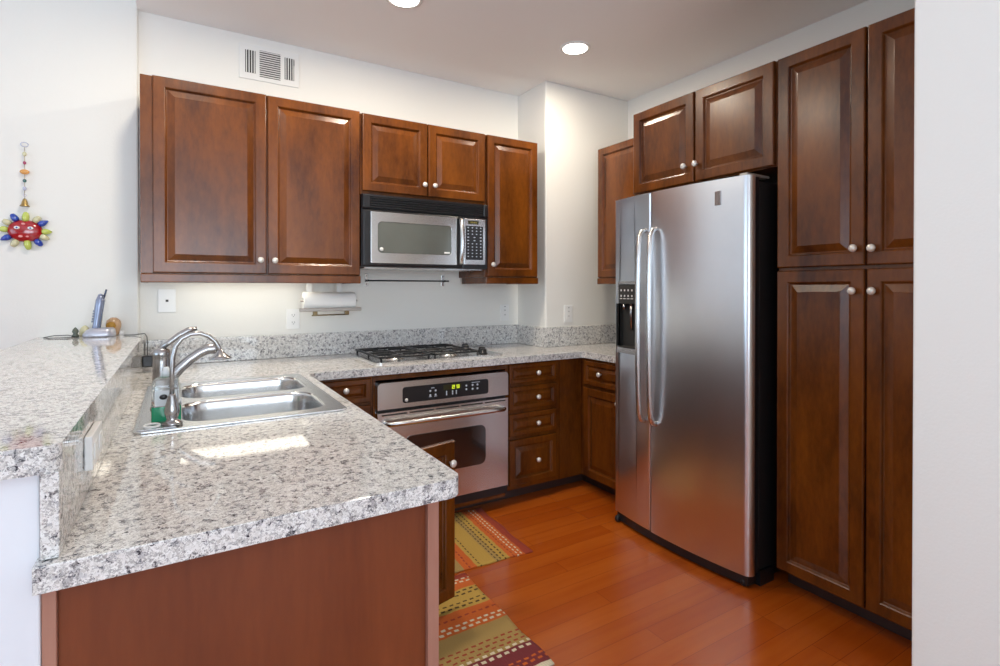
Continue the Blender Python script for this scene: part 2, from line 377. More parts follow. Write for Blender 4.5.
# ================================================================== upper cabinets, back wall
YF = -.356
def upper_A(name, label, x0, x1, z0, z1, doors, rail=True, yb=-.001):
    t = thing(name, label, 'cabinet', ((x0+x1)/2, yb, z0))
    MB().box(x0, x1, YF, yb, z0, z1, bev=.0015).build('cabinet_body', 'wood', t)
    for (a, b, c, d, ku, kz) in doors: front(t, 'door', (a, YF, c), A_U, A_N, b-a, d-c, (ku-a, kz-c))
    if rail:
        m_ = MB(); m_.box(x0, x1, YF-.016, YF+.006, z0-.041, z0-.001, bev=.004)
        m_.box(x0, x0+.016, YF+.006, -.045, z0-.041, z0-.001, bev=.002); m_.box(x1-.016, x1, YF+.006, yb, z0-.041, z0-.001, bev=.002)
        m_.build('light_rail', 'wood', t)
    return t
upper_A('wall_cabinet', 'wide two-door cherry wall cabinet above the sink counter, left of microwave',   .2265, 1.2020, 1.371, 2.253,
        [(.273, .738, 1.374, 2.252, .709, 1.441), (.744, 1.197, 1.374, 2.250, .773, 1.440)])
upper_A('wall_cabinet', 'short two-door cherry wall cabinet directly above the microwave', 1.2040, 1.9665, 1.811, 2.246,
        [(1.211, 1.585, 1.829, 2.245, 1.561, 1.892), (1.591, 1.962, 1.829, 2.245, 1.623, 1.892)], rail=False)
upper_A('wall_cabinet', 'tall single-door cherry wall cabinet right of the microwave', 1.9685, 2.3588, 1.373, 2.246,
        [(1.981, 2.352, 1.377, 2.245, 2.008, 1.450)])
t = thing('under_cabinet_light', 'slim glowing strip light under the wide wall cabinet', 'light', (.67, -.17, 1.345))
MB().box(.35, .965, -.27, -.075, 1.355, 1.3725, bev=.003).build('housing', 'white', t)
MB().box(.36, .955, -.262, -.085, 1.343, 1.356, bev=.004).build('diffuser', 'tubeglow', t)

# upper cabinets, right wall
def upper_B(name, label, x, xb, y0, y1, z0, z1, doors, rail=False, cat='cabinet'):
    t = thing(name, label, cat, (xb, (y0+y1)/2, z0))
    MB().box(x, xb, y0, y1, z0, z1, bev=.0015).build('cabinet_body', 'wood', t)
    for (a, b, c, d, ky, kz) in doors: front(t, 'door', (x, a, c), B_U, B_N, a-b, d-c, (a-ky, kz-c) if ky is not None else None)
    if rail: MB().box(x-.016, x+.006, y0, y1, z0-.041, z0-.001, bev=.004).build('light_rail', 'wood', t)
    return t
upper_B('wall_cabinet', 'narrow cherry wall cabinet in the corner, partly behind fridge top cabinet', 2.809, 3.181, -.448, -1.100, 1.373, 2.246,
        [(-.456, -1.09, 1.377, 2.245, -1.05, 1.45)], rail=True)
upper_B('over_fridge_cabinet', 'deep two-door cherry cabinet hung above the stainless fridge', 2.486, 3.181, -1.104, -1.922, 1.809, 2.246,
        [(-1.112, -1.511, 1.813, 2.245, -1.468, 1.893), (-1.519, -1.914, 1.813, 2.245, -1.535, 1.893)])
t = upper_B('pantry_cabinet', 'full-height four-door cherry pantry cabinet beside the fridge', 2.491, 3.181, -1.925, -2.626, .137, 2.246,
        [(-1.927, -2.258, 1.387, 2.245, -2.229, 1.449), (-2.265, -2.592, 1.387, 2.245, -2.289, 1.446),
         (-1.927, -2.258, .146, 1.374, -2.225, 1.294), (-2.265, -2.592, .146, 1.374, -2.290, 1.294)])
MB().box(2.565, 2.585, -1.925, -2.626, FL+.001, .136).build('toe_kick', 'toe', t)

# ================================================================== base cabinets, back wall
YB = -.61
def base_body(x0, x1, z1=.874, yf=YB): return MB().box(x0, x1, yf, -.002, .137, z1, bev=.0015)
t = thing('base_cabinet', 'small cherry base cabinet with a drawer between peninsula and oven', 'cabinet', (1.03, -.3, FL))
base_body(.8735, 1.1900).build('cabinet_body', 'wood', t)
front(t, 'drawer', (.885, YB, .742), A_U, A_N, .292, .118, (.165, .070), fr=.028)
front(t, 'door', (.885, YB, .150), A_U, A_N, .292, .578, (.26, .52))
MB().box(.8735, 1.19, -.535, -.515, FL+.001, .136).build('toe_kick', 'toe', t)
t = thing('oven_cabinet', 'cherry base cabinet framing the built-in oven below the cooktop', 'cabinet', (1.58, -.3, FL))
m_ = MB(); m_.box(1.191, 1.2035, YB-.001, -.002, .137, .874); m_.box(1.9615, 1.9715, YB-.001, -.002, .137, .874)
m_.box(1.2035, 1.9615, YB-.001, -.40, .842, .874); m_.box(1.2035, 1.9615, YB-.001, -.002, .110, .140); m_.box(1.2035, 1.9615, -.02, -.002, .14, .842)
m_.build('cabinet_body', 'wood', t)
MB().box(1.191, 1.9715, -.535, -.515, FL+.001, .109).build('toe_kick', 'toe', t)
t = thing('drawer_base_cabinet', 'cherry base cabinet with a stack of four drawers right of the oven', 'cabinet', (2.15, -.3, FL))
base_body(1.9725, 2.3480).build('cabinet_body', 'wood', t)
for (c, d, f_) in ((.752, .866, .026), (.599, .735, .028), (.449, .578, .028), (.165, .428, .040)):
    front(t, 'drawer', (1.981, YB, c), A_U, A_N, .338, d-c, (.188, (d-c)/2), fr=f_)
MB().box(2.3482, 2.519, YB-.003, YB+.015, .137, .874).build('filler_panel', 'wood', t)
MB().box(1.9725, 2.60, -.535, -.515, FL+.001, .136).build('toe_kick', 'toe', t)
t = thing('base_cabinet', 'cherry base cabinet with drawer and door between corner and fridge', 'cabinet', (2.85, -.82, FL))
MB().box(2.521, 3.181, -1.000, -.600, .137, .874, bev=.0015).build('cabinet_body', 'wood', t)
front(t, 'drawer', (2.521, -.652, .712), B_U, B_N, .338, .148, (.166, .080), fr=.030)
front(t, 'door', (2.521, -.652, .146), B_U, B_N, .338, .548, (.322, .50))
MB().box(2.595, 2.615, -1.0, -.536, FL+.001, .136).build('toe_kick', 'toe', t)

# ================================================================== peninsula
t = thing('peninsula_end_panel', 'plain cherry end panel closing the near end of the peninsula', 'panel', (.52, -2.2, FL))
MB().box(.219, .804, -2.196, -2.181, FL+.001, .874).build('panel_board', 'woodp', t)
lab(MB().box(.2015, .2185, -2.208, -2.181, FL+.001, .874, bev=.001).build('corner_post', 'woodl', t), 'pale pinkish edge post')
lab(MB().box(.8045, .829, -2.208, -2.181, FL+.001, .874, bev=.001).build('corner_post', 'woodl', t), 'pale pinkish edge post')
t = thing('base_cabinet', 'cherry base cabinet at the near end of the peninsula, facing the fridge', 'cabinet', (.5, -1.85, FL))
MB().box(.2265, .809, -2.180, -1.502, .137, .873, bev=.0015).build('cabinet_body', 'wood', t)
PU, PN = (0, 1, 0), (1, 0, 0)
for a, b in ((-2.172, -1.846), (-1.838, -1.512)):
    front(t, 'drawer', (.8095, a, .735), PU, PN, b-a, .125, (.163, .06), fr=.028)
    front(t, 'door', (.8095, a, .146), PU, PN, b-a, .575, ((.30 if a < -2 else .026), .52))
MB().box(.730, .745, -2.180, -1.502, FL+.001, .136).build('toe_kick', 'toe', t)
t = thing('sink_base_cabinet', 'cherry sink base cabinet of the peninsula with one door swung open', 'cabinet', (.5, -1.1, FL))
m_ = MB(); m_.box(.2265, .79, -1.500, -1.484, .137, .69); m_.box(.2265, .79, -.690, -.674, .137, .69)
m_.box(.2265, .79, -1.484, -.690, .137, .155); m_.box(.2265, .24, -1.484, -.690, .155, .69)
for (a, b, c, d) in ((-1.50, -1.465, .137, .873), (-.709, -.674, .137, .873), (-1.106, -1.070, .137, .873), (-1.465, -.709, .84, .873), (-1.465, -.709, .722, .745), (-1.465, -.709, .137, .160)):
    m_.box(.79, .809, a, b, c, d)
m_.build('cabinet_body', 'wood', t)
front(t, 'door', (.8095, -1.066, .126), PU, PN, .375, .594, (.026, .54))
hinge = Vector((.836, -1.482, 0))
rot = Matrix.Translation(hinge) @ Matrix.Rotation(math.radians(-76), 4, 'Z') @ Matrix.Translation(-hinge)
front(t, 'door', (.8155, -1.482, .115), PU, PN, .452, .604, (.424, .526), mtx=rot, label='sink cabinet door swung wide open')
front(t, 'drawer', (.8095, -1.484, .742), PU, PN, .396, .118, None, fr=.028)
front(t, 'drawer', (.8095, -1.076, .742), PU, PN, .390, .118, None, fr=.028)
MB().box(.730, .745, -1.500, -.60, FL+.001, .136).build('toe_kick', 'toe', t)

# ================================================================== sink
t = thing('kitchen_sink', 'stainless double-bowl drop-in sink set in the peninsula granite', 'sink', (.55, -1.09, .914))
B1 = rrect(.378, .785, -1.452, -1.120, .075, 6); B2 = rrect(.378, .800, -1.072, -.745, .075, 6)
slab(rrect(.266, .832, -1.505, -.688, .02, 4), [B1, B2], .9145, .9205).build('rim', 'sink', t, bevmod=.002)
m_ = MB(); m_.box(.275, .365, -1.49, -.70, .9205, .9225, bev=.001); m_.build('faucet_deck', 'sink', t)
def bowl(B, cx, cy, depth):
    m_ = MB(); n = len(B); prof = [(1.0, .918), (.985, .906), (.965, .88), (.95, .914-depth+.035), (.90, .914-depth+.008), (.80, .914-depth), (.12, .914-depth-.004)]
    vs = []
    for k, z in prof: vs += [(cx+(x-cx)*k, cy+(y-cy)*k, z) for x, y in B]
    fs = [(r_*n+i, r_*n+(i+1) % n, (r_+1)*n+(i+1) % n, (r_+1)*n+i) for r_ in range(len(prof)-1) for i in range(n)]
    m_.add(vs, fs, 0, True); m_.add(vs[-n:], [tuple(range(n))], 0)
    b = m_.build('basin', 'sink', t); s_ = b.modifiers.new('s', 'SOLIDIFY'); s_.thickness = .0012; s_.offset = 1
    MB().lathe([(.042, -.001), (.042, .003), (.032, .0045), (.030, .002), (.006, .001)], (cx, cy, .914-depth-.003)).build('drain', 'nickel', b)
bowl(B1, .58, -1.286, .17); bowl(B2, .589, -.908, .16)

# filtered water gooseneck
t = thing('gooseneck_faucet', 'slender gooseneck tap with bell-shaped tip at the front corner of the sink', 'faucet', (.355, -1.452, .9225))
m_ = MB(); c0 = (.355, -1.452, .9225)
m_.lathe([(.026, 0), (.026, .005), (.018, .009), (.013, .014), (.016, .022), (.019, .034), (.0185, .046), (.014, .062), (.0095, .078), (.0075, .085)], c0)
m_.build('tap_base', 'nickel', t)
arch = [(.343, .085), (.343, .150), (.345, .190), (.352, .222), (.367, .243), (.388, .254), (.412, .2555), (.434, .246), (.450, .230), (.459, .212), (.4625, .198)]
MB().tube([(x+.012, -1.452, .9225+z-.004) for x, z in arch], .0062, 12).build('neck', 'nickel', t)
MB().lathe([(.007, .002), (.0085, -.003), (.012, -.007), (.021, -.015), (.0295, -.021), (.0300, -.024), (.014, -.027)], (.4745, -1.452, 1.122), (0, 0, 1)).build('spout_tip', 'nickel', t)

# main pull-out faucet
t = thing('kitchen_faucet', 'thick brushed nickel pull-out faucet with lever behind the soap bottle', 'faucet', (.325, -1.20, .9225))
MB().lathe([(.032, 0), (.032, .006), (.027, .012), (.026, .10), (.024, .15), (.0235, .165), (.025, .168), (.025, .176), (.021, .186), (.010, .192)], (.325, -1.20, .9225), (0, 0, 1)).build('faucet_body', 'nickel', t)
sp = [(.335, .07), (.352, .098), (.375, .125), (.402, .150), (.430, .170), (.452, .180), (.470, .181), (.482, .177)]
MB().tube([(x, -1.20, .9225+z) for x, z in sp], [.019, .0175, .0165, .016, .016, .0165, .0175, .0165], 14).build('spray_spout', 'nickel', t)
MB().tube([(.322, -1.20, 1.112), (.345, -1.20, 1.130), (.372, -1.20, 1.152), (.400, -1.20, 1.168), (.422, -1.20, 1.172)], [.008, .0085, .0095, .0095, .006], 12, flat=1.5).build('lever', 'nickel', t)

# soap bottle
t = thing('dish_soap_bottle', 'clear squared bottle with green dish soap behind the gooseneck tap', 'bottle', (.335, -1.385, .9225))
m_ = MB(); m_.prism(rrect(.304, .377, -1.412, -1.372, .008, 4), 'z', .9235, .965, smooth=True); m_.build('liquid', 'green', t)
m_ = MB(); B = rrect(.303, .378, -1.413, -1.371, .009, 4); n = len(B); vs = []
pr = [(1.0, .9655), (.93, 1.020), (.84, 1.040), (.60, 1.046), (.30, 1.050)]
for k, z in pr: vs += [(.3405+(x-.3405)*k, -1.392+(y+1.392)*k, z) for x, y in B]
m_.add(vs, [(r_*n+i, r_*n+(i+1) % n, (r_+1)*n+(i+1) % n, (r_+1)*n+i) for r_ in range(len(pr)-1) for i in range(n)]+[tuple(range(n))[::-1], tuple(range(4*n, 5*n))], 0, True)
m_.build('bottle_shell', 'clear', t)
MB().lathe([(.012, 0), (.012, .012), (.009, .016), (.006, .026)], (.3405, -1.392, 1.050)).build('cap', 'labelp', t)
MB().box(.314, .367, -1.4143, -1.4135, .968, 1.012).build('label_sticker', 'labelp', t)
MB().ball((.334, -1.416, .994), .0085, (1.2, .6, .9)).build('badge', 'black', t)
o = MB().tube([(.308+.018*math.cos(a), -1.463+.022*math.sin(a), .9265) for a in [i*2*PI/18 for i in range(18)]], .0032, 6, closed=True).build('cord_loop', 'white')
tag(o, 'small white rubber ring lying by the green soap bottle', 'ring')
# ================================================================== cooktop
t = thing('gas_cooktop', 'black and steel gas cooktop set in the granite above the oven', 'cooktop', (1.6, -.32, .914))
MB().prism(rrect(1.222, 1.985, -.565, -.085, .03, 5), 'z', .9145, .9225).build('tray', 'steel', t, bevmod=.002)
for (bx, by, r_) in ((1.36, -.44, .040), (1.36, -.20, .046), (1.68, -.44, .046), (1.68, -.20, .038)):
    b = MB().lathe([(r_+.018, 0), (r_+.016, .004), (r_, .006), (r_, .014), (r_-.006, .016)], (bx, by, .9225), n=24).build('burner', 'steel', t)
    MB().lathe([(r_-.004, 0), (r_-.002, .004), (r_-.006, .008), (.004, .009)], (bx, by, .9387), n=24).build('burner_cap', 'iron', b)
def bar(mb, x0, x1, y0, y1, z0, z1): mb.box(x0, x1, y0, y1, z0, z1, bev=.002, seg=1)
for gx in (1.245, 1.545):
    m_ = MB(); x0, x1, y0, y1 = gx, gx+.285, -.548, -.105; z0, z1 = .940, .951
    bar(m_, x0, x1, y0, y0+.011, z0, z1); bar(m_, x0, x1, y1-.011, y1, z0, z1); bar(m_, x0, x0+.011, y0, y1, z0, z1); bar(m_, x1-.011, x1, y0, y1, z0, z1)
    ym = (y0+y1)/2; bar(m_, x0, x1, ym-.006, ym+.006, z0, z1)
    for by in (-.44, -.20):
        bx = gx+.135
        bar(m_, x0, bx-.03, by-.005, by+.005, z0+.002, z1+.003); bar(m_, bx+.03, x1, by-.005, by+.005, z0+.002, z1+.003)
        bar(m_, bx-.005, bx+.005, by+.03, (y1 if by > -.3 else ym), z0+.002, z1+.003); bar(m_, bx-.005, bx+.005, (y0 if by < -.3 else ym), by-.03, z0+.002, z1+.003)
    for fx in (x0+.006, x1-.016):
        for fy in (y0, ym-.005, y1-.011): bar(m_, fx, fx+.010, fy, fy+.010, .9227, z0)
    m_.build('grate', 'iron', t)
for kx, ky in ((1.885, -.49), (1.925, -.40), (1.885, -.27), (1.925, -.18)):
    MB().lathe([(.026, 0), (.026, .004), (.021, .006), (.020, .024), (.016, .029), (.004, .030)], (kx, ky, .9227), n=18).build('control_knob', 'black', t)

# ================================================================== microwave
t = thing('microwave_oven', 'black and stainless over-the-range microwave between the wall cabinets', 'microwave', (1.585, -.2, 1.418))
X0, X1 = 1.2045, 1.9665
m_ = MB(); m_.box(X0, X1, -.372, -.002, 1.420, 1.809, bev=.003); m_.build('case', 'black', t)
MB().box(X0+.02, X1-.02, -.36, -.03, 1.4125, 1.4195).build('bottom_plate', 'steel', t)
m_ = MB(); m_.box(X0, X1, -.385, -.3725, 1.733, 1.808); m_.box(X0, X0+.042, -.403, -.385, 1.733, 1.808, bev=.006); m_.box(X1-.03, X1, -.403, -.385, 1.733, 1.808, bev=.006)
m_.box(X0, X1, -.400, -.385, 1.797, 1.808)
for i in range(5): m_.box(X0+.042, X1-.03, -.402, -.386, 1.738+i*.0125, 1.7435+i*.0125, bev=.001, seg=1)
m_.build('vent_grille', 'black', t)
d = MB().box(X0, 1.796, -.398, -.373, 1.4205, 1.730, bev=.010).build('door', 'black', t)
m_ = slab([(1.246, 1.440), (1.757, 1.440), (1.757, 1.717), (1.246, 1.717)], [rrect(1.285, 1.722, 1.496, 1.665, .022, 4)], -.007, 0)
rotA = Matrix(((1, 0, 0, 0), (0, 0, -1, -.4055), (0, 1, 0, 0), (0, 0, 0, 1)))
m_.build('steel_frame', 'steel', d, rotA, bevmod=.0015)
MB().prism(rrect(1.286, 1.721, 1.497, 1.664, .022, 4), 'y', -.4035, -.3985).build('window', 'glassm', d)
MB().lathe([(.0105, 0), (.0105, .0012), (.002, .0014)], (1.305, -.4037, 1.516), A_N).build('emblem', 'ivory', d)
MB().box(1.676, 1.712, -.4045, -.4037, 1.505, 1.514).build('badge', 'ivory', d)
hp = [(1.776, -.399, 1.715), (1.776, -.425, 1.704), (1.776, -.437, 1.65), (1.776, -.441, 1.58), (1.776, -.437, 1.51), (1.776, -.425, 1.456), (1.776, -.399, 1.446)]
MB().tube(hp, [.010, .011, .0125, .013, .0125, .011, .010], 12).build('handle', 'steel', d)
cp = MB().box(1.798, X1, -.396, -.373, 1.4205, 1.730, bev=.004).build('control_panel', 'black', t)
MB().box(1.804, 1.950, -.401, -.3965, 1.445, 1.717, bev=.002).build('steel_face', 'steel', cp)
MB().box(1.833, 1.902, -.4025, -.4012, 1.686, 1.706).build('display', 'lcdd', cp)
m_ = MB()
for i, wd in enumerate((.007, .007, .007, .007)): m_.box(1.848+i*.011, 1.848+i*.011+wd, -.4032, -.4026, 1.692, 1.700)
m_.build('display_digits', 'amber', cp)
MB().box(1.817, 1.932, -.4025, -.4012, 1.474, 1.675).build('keypad', 'black', cp)
m_ = MB()
for r_ in range(10):
    z = 1.664-r_*.0190
    n = (4, 4, 4, 3, 3, 4, 4, 4, 4, 4)[r_]
    for c_ in range(n):
        x = 1.832+c_*(.084/(n-1)); hw = .006 if r_ in (3, 4) else .0042
        m_.box(x-hw, x+hw, -.4031, -.4026, z-.0026, z+.0030)
m_.build('key_marks', 'mark', cp)

# rail under the microwave
t = thing('utensil_rail', 'thin dark steel rail on white brackets beneath the microwave', 'rail', (1.6, -.03, 1.32))
MB().tube([(1.328, -.032, 1.351), (1.880, -.032, 1.351)], .0045, 8).build('rod', 'iron', t)
for x in (1.343, 1.850):
    b = MB().box(x-.010, x+.010, -.004, -.0005, 1.318, 1.392, bev=.001).build('bracket', 'steel', t)
    m_ = MB(); m_.box(x-.005, x+.005, -.036, -.004, 1.345, 1.357)
    for z in (1.330, 1.380): m_.lathe([(.0035, 0), (.003, .0015)], (x, -.004, z), A_N, 8)
    m_.build('screw_head', 'iron', b)

# ================================================================== wall oven
t = thing('built_in_oven', 'stainless built-in oven with black display under the cooktop', 'oven', (1.582, -.62, .141))
MB().box(1.2045, 1.9605, -.612, -.05, .142, .832).build('oven_case', 'black', t)
cp = MB().prism([(1.2035, .700), (1.9585, .700)]+[(1.9585-.02+.02*math.cos(a), .812+.02*math.sin(a)) for a in [math.radians(i*18) for i in range(6)]]+[(1.2235+.02*math.cos(a), .812+.02*math.sin(a)) for a in [math.radians(90+i*18) for i in range(6)]], 'y', -.648, -.613).build('control_panel', 'steel', t, bevmod=.003)
MB().prism(rrect(1.332, 1.829, .722, .803, .014, 4), 'y', -.6500, -.6483).build('display_glass', 'black', cp)
MB().lathe([(.0085, 0), (.0085, .0008)], (1.352, -.6502, .737), A_N, 16).build('emblem', 'ivory', cp)
MB().box(1.556, 1.662, -.6508, -.6502, .766, .793).build('display', 'lcdd', cp)
def seg7(mb, x, z, w_, h_, y, on):
    th = w_*.22; S = {'a': (0, h_-th, w_, h_), 'g': (0, h_/2-th/2, w_, h_/2+th/2), 'd': (0, 0, w_, th), 'f': (0, h_/2, th, h_), 'b': (w_-th, h_/2, w_, h_), 'e': (0, 0, th, h_/2), 'c': (w_-th, 0, w_, h_/2)}
    for k in on: a, b, c, d_ = S[k]; mb.box(x+a, x+c, y-.0006, y, z+b, z+d_)
m_ = MB(); seg7(m_, 1.606, .770, .017, .019, -.6509, 'abged'); seg7(m_, 1.633, .770, .017, .019, -.6509, 'afgbcd'); m_.build('display_digits', 'lcd', cp)
m_ = MB()
def icon(x, z, r_=.0055):
    MB().lathe([(r_, 0), (r_, .0005)], (x, -.6502, z), A_N, 10).build('button', 'mark', cp)
for x in (1.482, 1.512): 
    for z in (.748, .770): icon(x, z)
    m_.box(x-.008, x+.008, -.6507, -.6502, z-.031, z-.028)
m_.box(1.487, 1.505, -.6507, -.6502, .783, .787)
for x in (1.575, 1.610, 1.632):
    icon(x, .755, .0042); icon(x, .744, .0042); m_.box(x-.0025, x+.0025, -.6507, -.6502, .738, .761)
for z in (.778, .758): icon(1.692, z)
for x in (1.730, 1.760):
    for z in (.778, .757): icon(x, z, .006)
m_.box(1.724, 1.775, -.6507, -.6502, .790, .793)
m_.build('printed_marks', 'mark', cp)
d = MB().prism([(1.2035, .188), (1.9585, .188), (1.9585, .683), (1.2035, .683)], 'y', -.646, -.613).build('door', 'steel', t, bevmod=.004)
m_ = MB(); xs = 1.225
for i in range(5): m_.box(xs+i*.146, xs+i*.146+.132, -.6475, -.645, .668, .6745)
m_.build('vent_slot', 'slot', d)
MB().prism(rrect(1.348, 1.813, .337, .553, .035, 6), 'y', -.6485, -.6463).build('window', 'glassd', d)
hp = [(1.240, -.646, .628), (1.243, -.672, .630), (1.258, -.688, .632)]+[(1.258+.646*i/8, -.690-.006*math.sin(PI*i/8), .633) for i in range(1, 8)]+[(1.904, -.688, .632), (1.919, -.672, .630), (1.922, -.646, .628)]
MB().tube(hp, .0125, 12).build('handle', 'steel', d)
MB().box(1.2045, 1.9605, -.636, -.6125, .1415, .186).build('bottom_vent', 'black', t)

# ================================================================== fridge
t = thing('refrigerator', 'tall stainless side-by-side fridge with ice dispenser and black side', 'refrigerator', (2.8, -1.425, FL))
MB().box(2.497, 3.15, -1.020, -1.832, .085, 1.765, bev=.004).build('cabinet_body', 'blackm', t)
def fx(y): return 2.397+.036*((y+1.425)/.41)**2
def fdoor(name, y0, y1, r0, r1, z0, z1, recess=None):
    """y0 > y1; r0, r1 = corner radii at the y0 and y1 ends"""
    p = [(2.468, y0)]
    for i in range(7):
        a = math.radians(15*i); p.append((fx(y0-r0)+r0-r0*math.sin(a), y0-r0+r0*math.cos(a)))
    for i in range(1, 12): y = (y0-r0)+((y1+r1)-(y0-r0))*i/12; p.append((fx(y), y))
    for i in range(7):
        a = math.radians(90-15*i); p.append((fx(y1+r1)+r1-r1*math.sin(a), y1+r1-r1*math.cos(a)))
    p.append((2.468, y1))
    m_ = MB(); m_.prism(p, 'z', z0, z1, smooth=True)
    return m_, p
DY0, DY1, DZ0, DZ1 = -1.042, -1.205, .955, 1.340
m_, p = fdoor('x', -1.010, -1.299, .012, .008, .072, 1.787)
fd = m_.build('freezer_door', 'steelf', t, bevmod=.004)
m_, p2 = fdoor('x', -1.304, -1.836, .008, .034, .072, 1.787)
rd = m_.build('fridge_door', 'steelf', t, bevmod=.004)
for pp, o_ in ((( -1.022, -1.297), fd), ((-1.306, -1.832), rd)):
    MB().box(2.469, 2.496, pp[0], pp[1], .078, 1.780).build('door_gasket', 'black', o_)
m_ = MB(); m_.box(2.4475, 2.49, -1.04, -1.81, .0665, .071)
# dispenser cut into the freezer door
cut = MB().box(2.36, 2.455, DY0-.006, DY1+.006, .985, 1.222).build('cutter', 'black'); 
bo = fd.modifiers.new('recess', 'BOOLEAN'); bo.operation = 'DIFFERENCE'; bo.object = cut; bo.solver = 'EXACT'
fd.modifiers.move(1, 0)
bpy.context.view_layer.update()
dg = bpy.context.evaluated_depsgraph_get(); me = bpy.data.meshes.new_from_object(fd.evaluated_get(dg)); fd.modifiers.clear(); fd.data = me
bpy.data.objects.remove(cut)
def shell(y, off): return fx(y)-off
m_ = MB(); ys = [DY0+(DY1-DY0)*i/6 for i in range(7)]
fr = []
def curved(mb, y0, y1, z0, z1, off0, off1, mi=0):
    n = 5; yy = [y0+(y1-y0)*i/n for i in range(n+1)]
    poly = [(fx(y)-off1, y) for y in yy]+[(fx(y)-off0, y) for y in reversed(yy)]
    mb.prism(poly, 'z', z0, z1, mi)
curved(m_, DY0, DY1, 1.326, DZ1, -.004, .006); curved(m_, DY0, DY1, DZ0, .984, -.004, .008)
curved(m_, DY0, DY0-.010, .984, 1.326, -.004, .006); curved(m_, DY1+.010, DY1, .984, 1.326, -.004, .006)
m_.build('dispenser_frame', 'steel', fd)
m_ = MB(); m_.box(2.449, 2.4545, DY0-.007, DY1+.007, .986, 1.221); m_.box(2.405, 2.449, DY0-.007, DY0-.010, .986, 1.221); m_.box(2.405, 2.449, DY1+.007, DY1+.010, .986, 1.221)
m_.box(2.40, 2.45, DY0-.011, DY1+.011, .986, .992)
m_.build('dispenser_recess', 'slot', fd)
m_ = MB(); m_.tube([(2.43, -1.14, 1.22), (2.428, -1.14, 1.17), (2.432, -1.14, 1.08)], [.012, .010, .008], 8); m_.tube([(2.43, -1.085, 1.22), (2.43, -1.085, 1.19)], .010, 8)
m_.build('dispenser_lever', 'nickel', fd)
m_ = MB(); curved(m_, DY0-.011, DY1+.011, 1.222, 1.325, -.006, .003); m_.build('dispenser_controls', 'slot', fd)
m_ = MB()
for i in range(4):
    y = DY0-.030-i*.031
    for z in (1.292, 1.262): m_.box(fx(y)-.0042, fx(y)-.0030, y-.0045, y+.0045, z-.004, z+.006)
    for z in (1.248,): m_.box(fx(y)-.0042, fx(y)-.0030, y-.010, y+.010, z-.002, z+.002)
m_.build('control_marks', 'ivory', fd)
def fhandle(y, par):
    x = fx(y)
    pts = [(x+.002, y, 1.600), (x-.022, y, 1.592), (x-.038, y, 1.560), (x-.047, y, 1.45), (x-.050, y, 1.30), (x-.051, y, 1.12), (x-.050, y, .92), (x-.047, y, .78), (x-.038, y, .665), (x-.022, y, .632), (x+.002, y, .624)]
    MB().tube(pts, [.012, .013]+[.0135]*7+[.013, .012], 14).build('handle', 'steel', par)
fhandle(-1.262, fd); fhandle(-1.340, rd)
y = -1.690; m_ = MB(); m_.box(fx(y)-.0035, fx(y)+.004, y-.015, y+.015, 1.672, 1.735, bev=.001); m_.box(fx(y)-.0045, fx(y)-.0034, y-.004, y+.008, 1.678, 1.729)
m_.build('badge', ['nickel'], rd)
m_ = MB(); curved(m_, -1.03, -1.825, .030, .070, -.06, -.004); m_.box(2.45, 3.10, -1.03, -1.82, .030, .084); m_.build('base_grille', 'black', t)
for y in (-1.045, -1.800): 
    MB().lathe([(.016, -.010), (.019, -.006), (.019, .006), (.016, .010)], (2.425 if y > -1.5 else 2.447, y, .0385), (0, 1, 0), 14).build('front_roller', 'black', t)
MB().box(2.50, 2.60, -1.80, -1.84, .0192, .0845).build('foot', 'black', t)
t.scale = (.968, .968, .968); t.location = (2.722, -1.4824, .0998)
m_ = MB(); m_.box(2.44, 2.60, -1.775, -1.815, 1.788, 1.800, bev=.004); m_.build('hinge_cover', 'taupe', t)

# ================================================================== plates, vent, lights
def plate(name, label, cat, face, cx, cz, w_, h_, kind):
    t = thing(name, label, cat, (cx, face, cz-h_/2))
    MB().box(cx-w_/2, cx+w_/2, face-.006, face-.0003, cz-h_/2, cz+h_/2, bev=.002).build('cover_plate', 'white', t)
    if kind == 'duplex':
        for s_ in (-1, 1):
            r_ = MB().prism(rrect(cx-.015, cx+.015, cz+s_*.021-.014, cz+s_*.021+.014, .006, 3), 'y', face-.0085, face-.0061).build('receptacle', 'white', t)
            m_ = MB()
            for sx in (-.0065, .0065): m_.box(cx+sx-.001, cx+sx+.001, face-.0092, face-.0086, cz+s_*.021-.002, cz+s_*.021+.007)
            m_.box(cx-.002, cx+.002, face-.0092, face-.0086, cz+s_*.021-.009, cz+s_*.021-.005); m_.build('slots', 'slot', r_)
    elif kind == 'decora':
        r_ = MB().box(cx-.016, cx+.016, face-.0085, face-.0061, cz-.033, cz+.033, bev=.001).build('receptacle', 'white', t)
        m_ = MB(); m_.box(cx-.006, cx+.006, face-.0092, face-.0086, cz+.040, cz+.043); m_.box(cx-.005, cx-.003, face-.0092, face-.0086, cz+.012, cz+.020); m_.box(cx+.003, cx+.005, face-.0092, face-.0086, cz+.012, cz+.020)
        m_.box(cx-.005, cx-.003, face-.0092, face-.0086, cz-.020, cz-.012); m_.box(cx+.003, cx+.005, face-.0092, face-.0086, cz-.020, cz-.012); m_.build('slots', 'slot', r_)
    else:
        MB().box(cx-.006, cx+.006, face-.0068, face-.0061, cz-.006, cz+.005).build('jack', 'slot', t)
    return t
plate('phone_jack_plate', 'white wall plate with a small centre jack under the wide wall cabinet', 'wall plate', 0, .3195, 1.241, .078, .118, 'jack')
plate('power_outlet', 'white duplex outlet on the back wall below the paper towel roll', 'outlet', 0, .9225, 1.130, .070, .114, 'duplex')
plate('power_outlet', 'white outlet on the back wall right of the cooktop, under single-door cabinet', 'outlet', 0, 2.327, 1.134, .070, .114, 'decora')
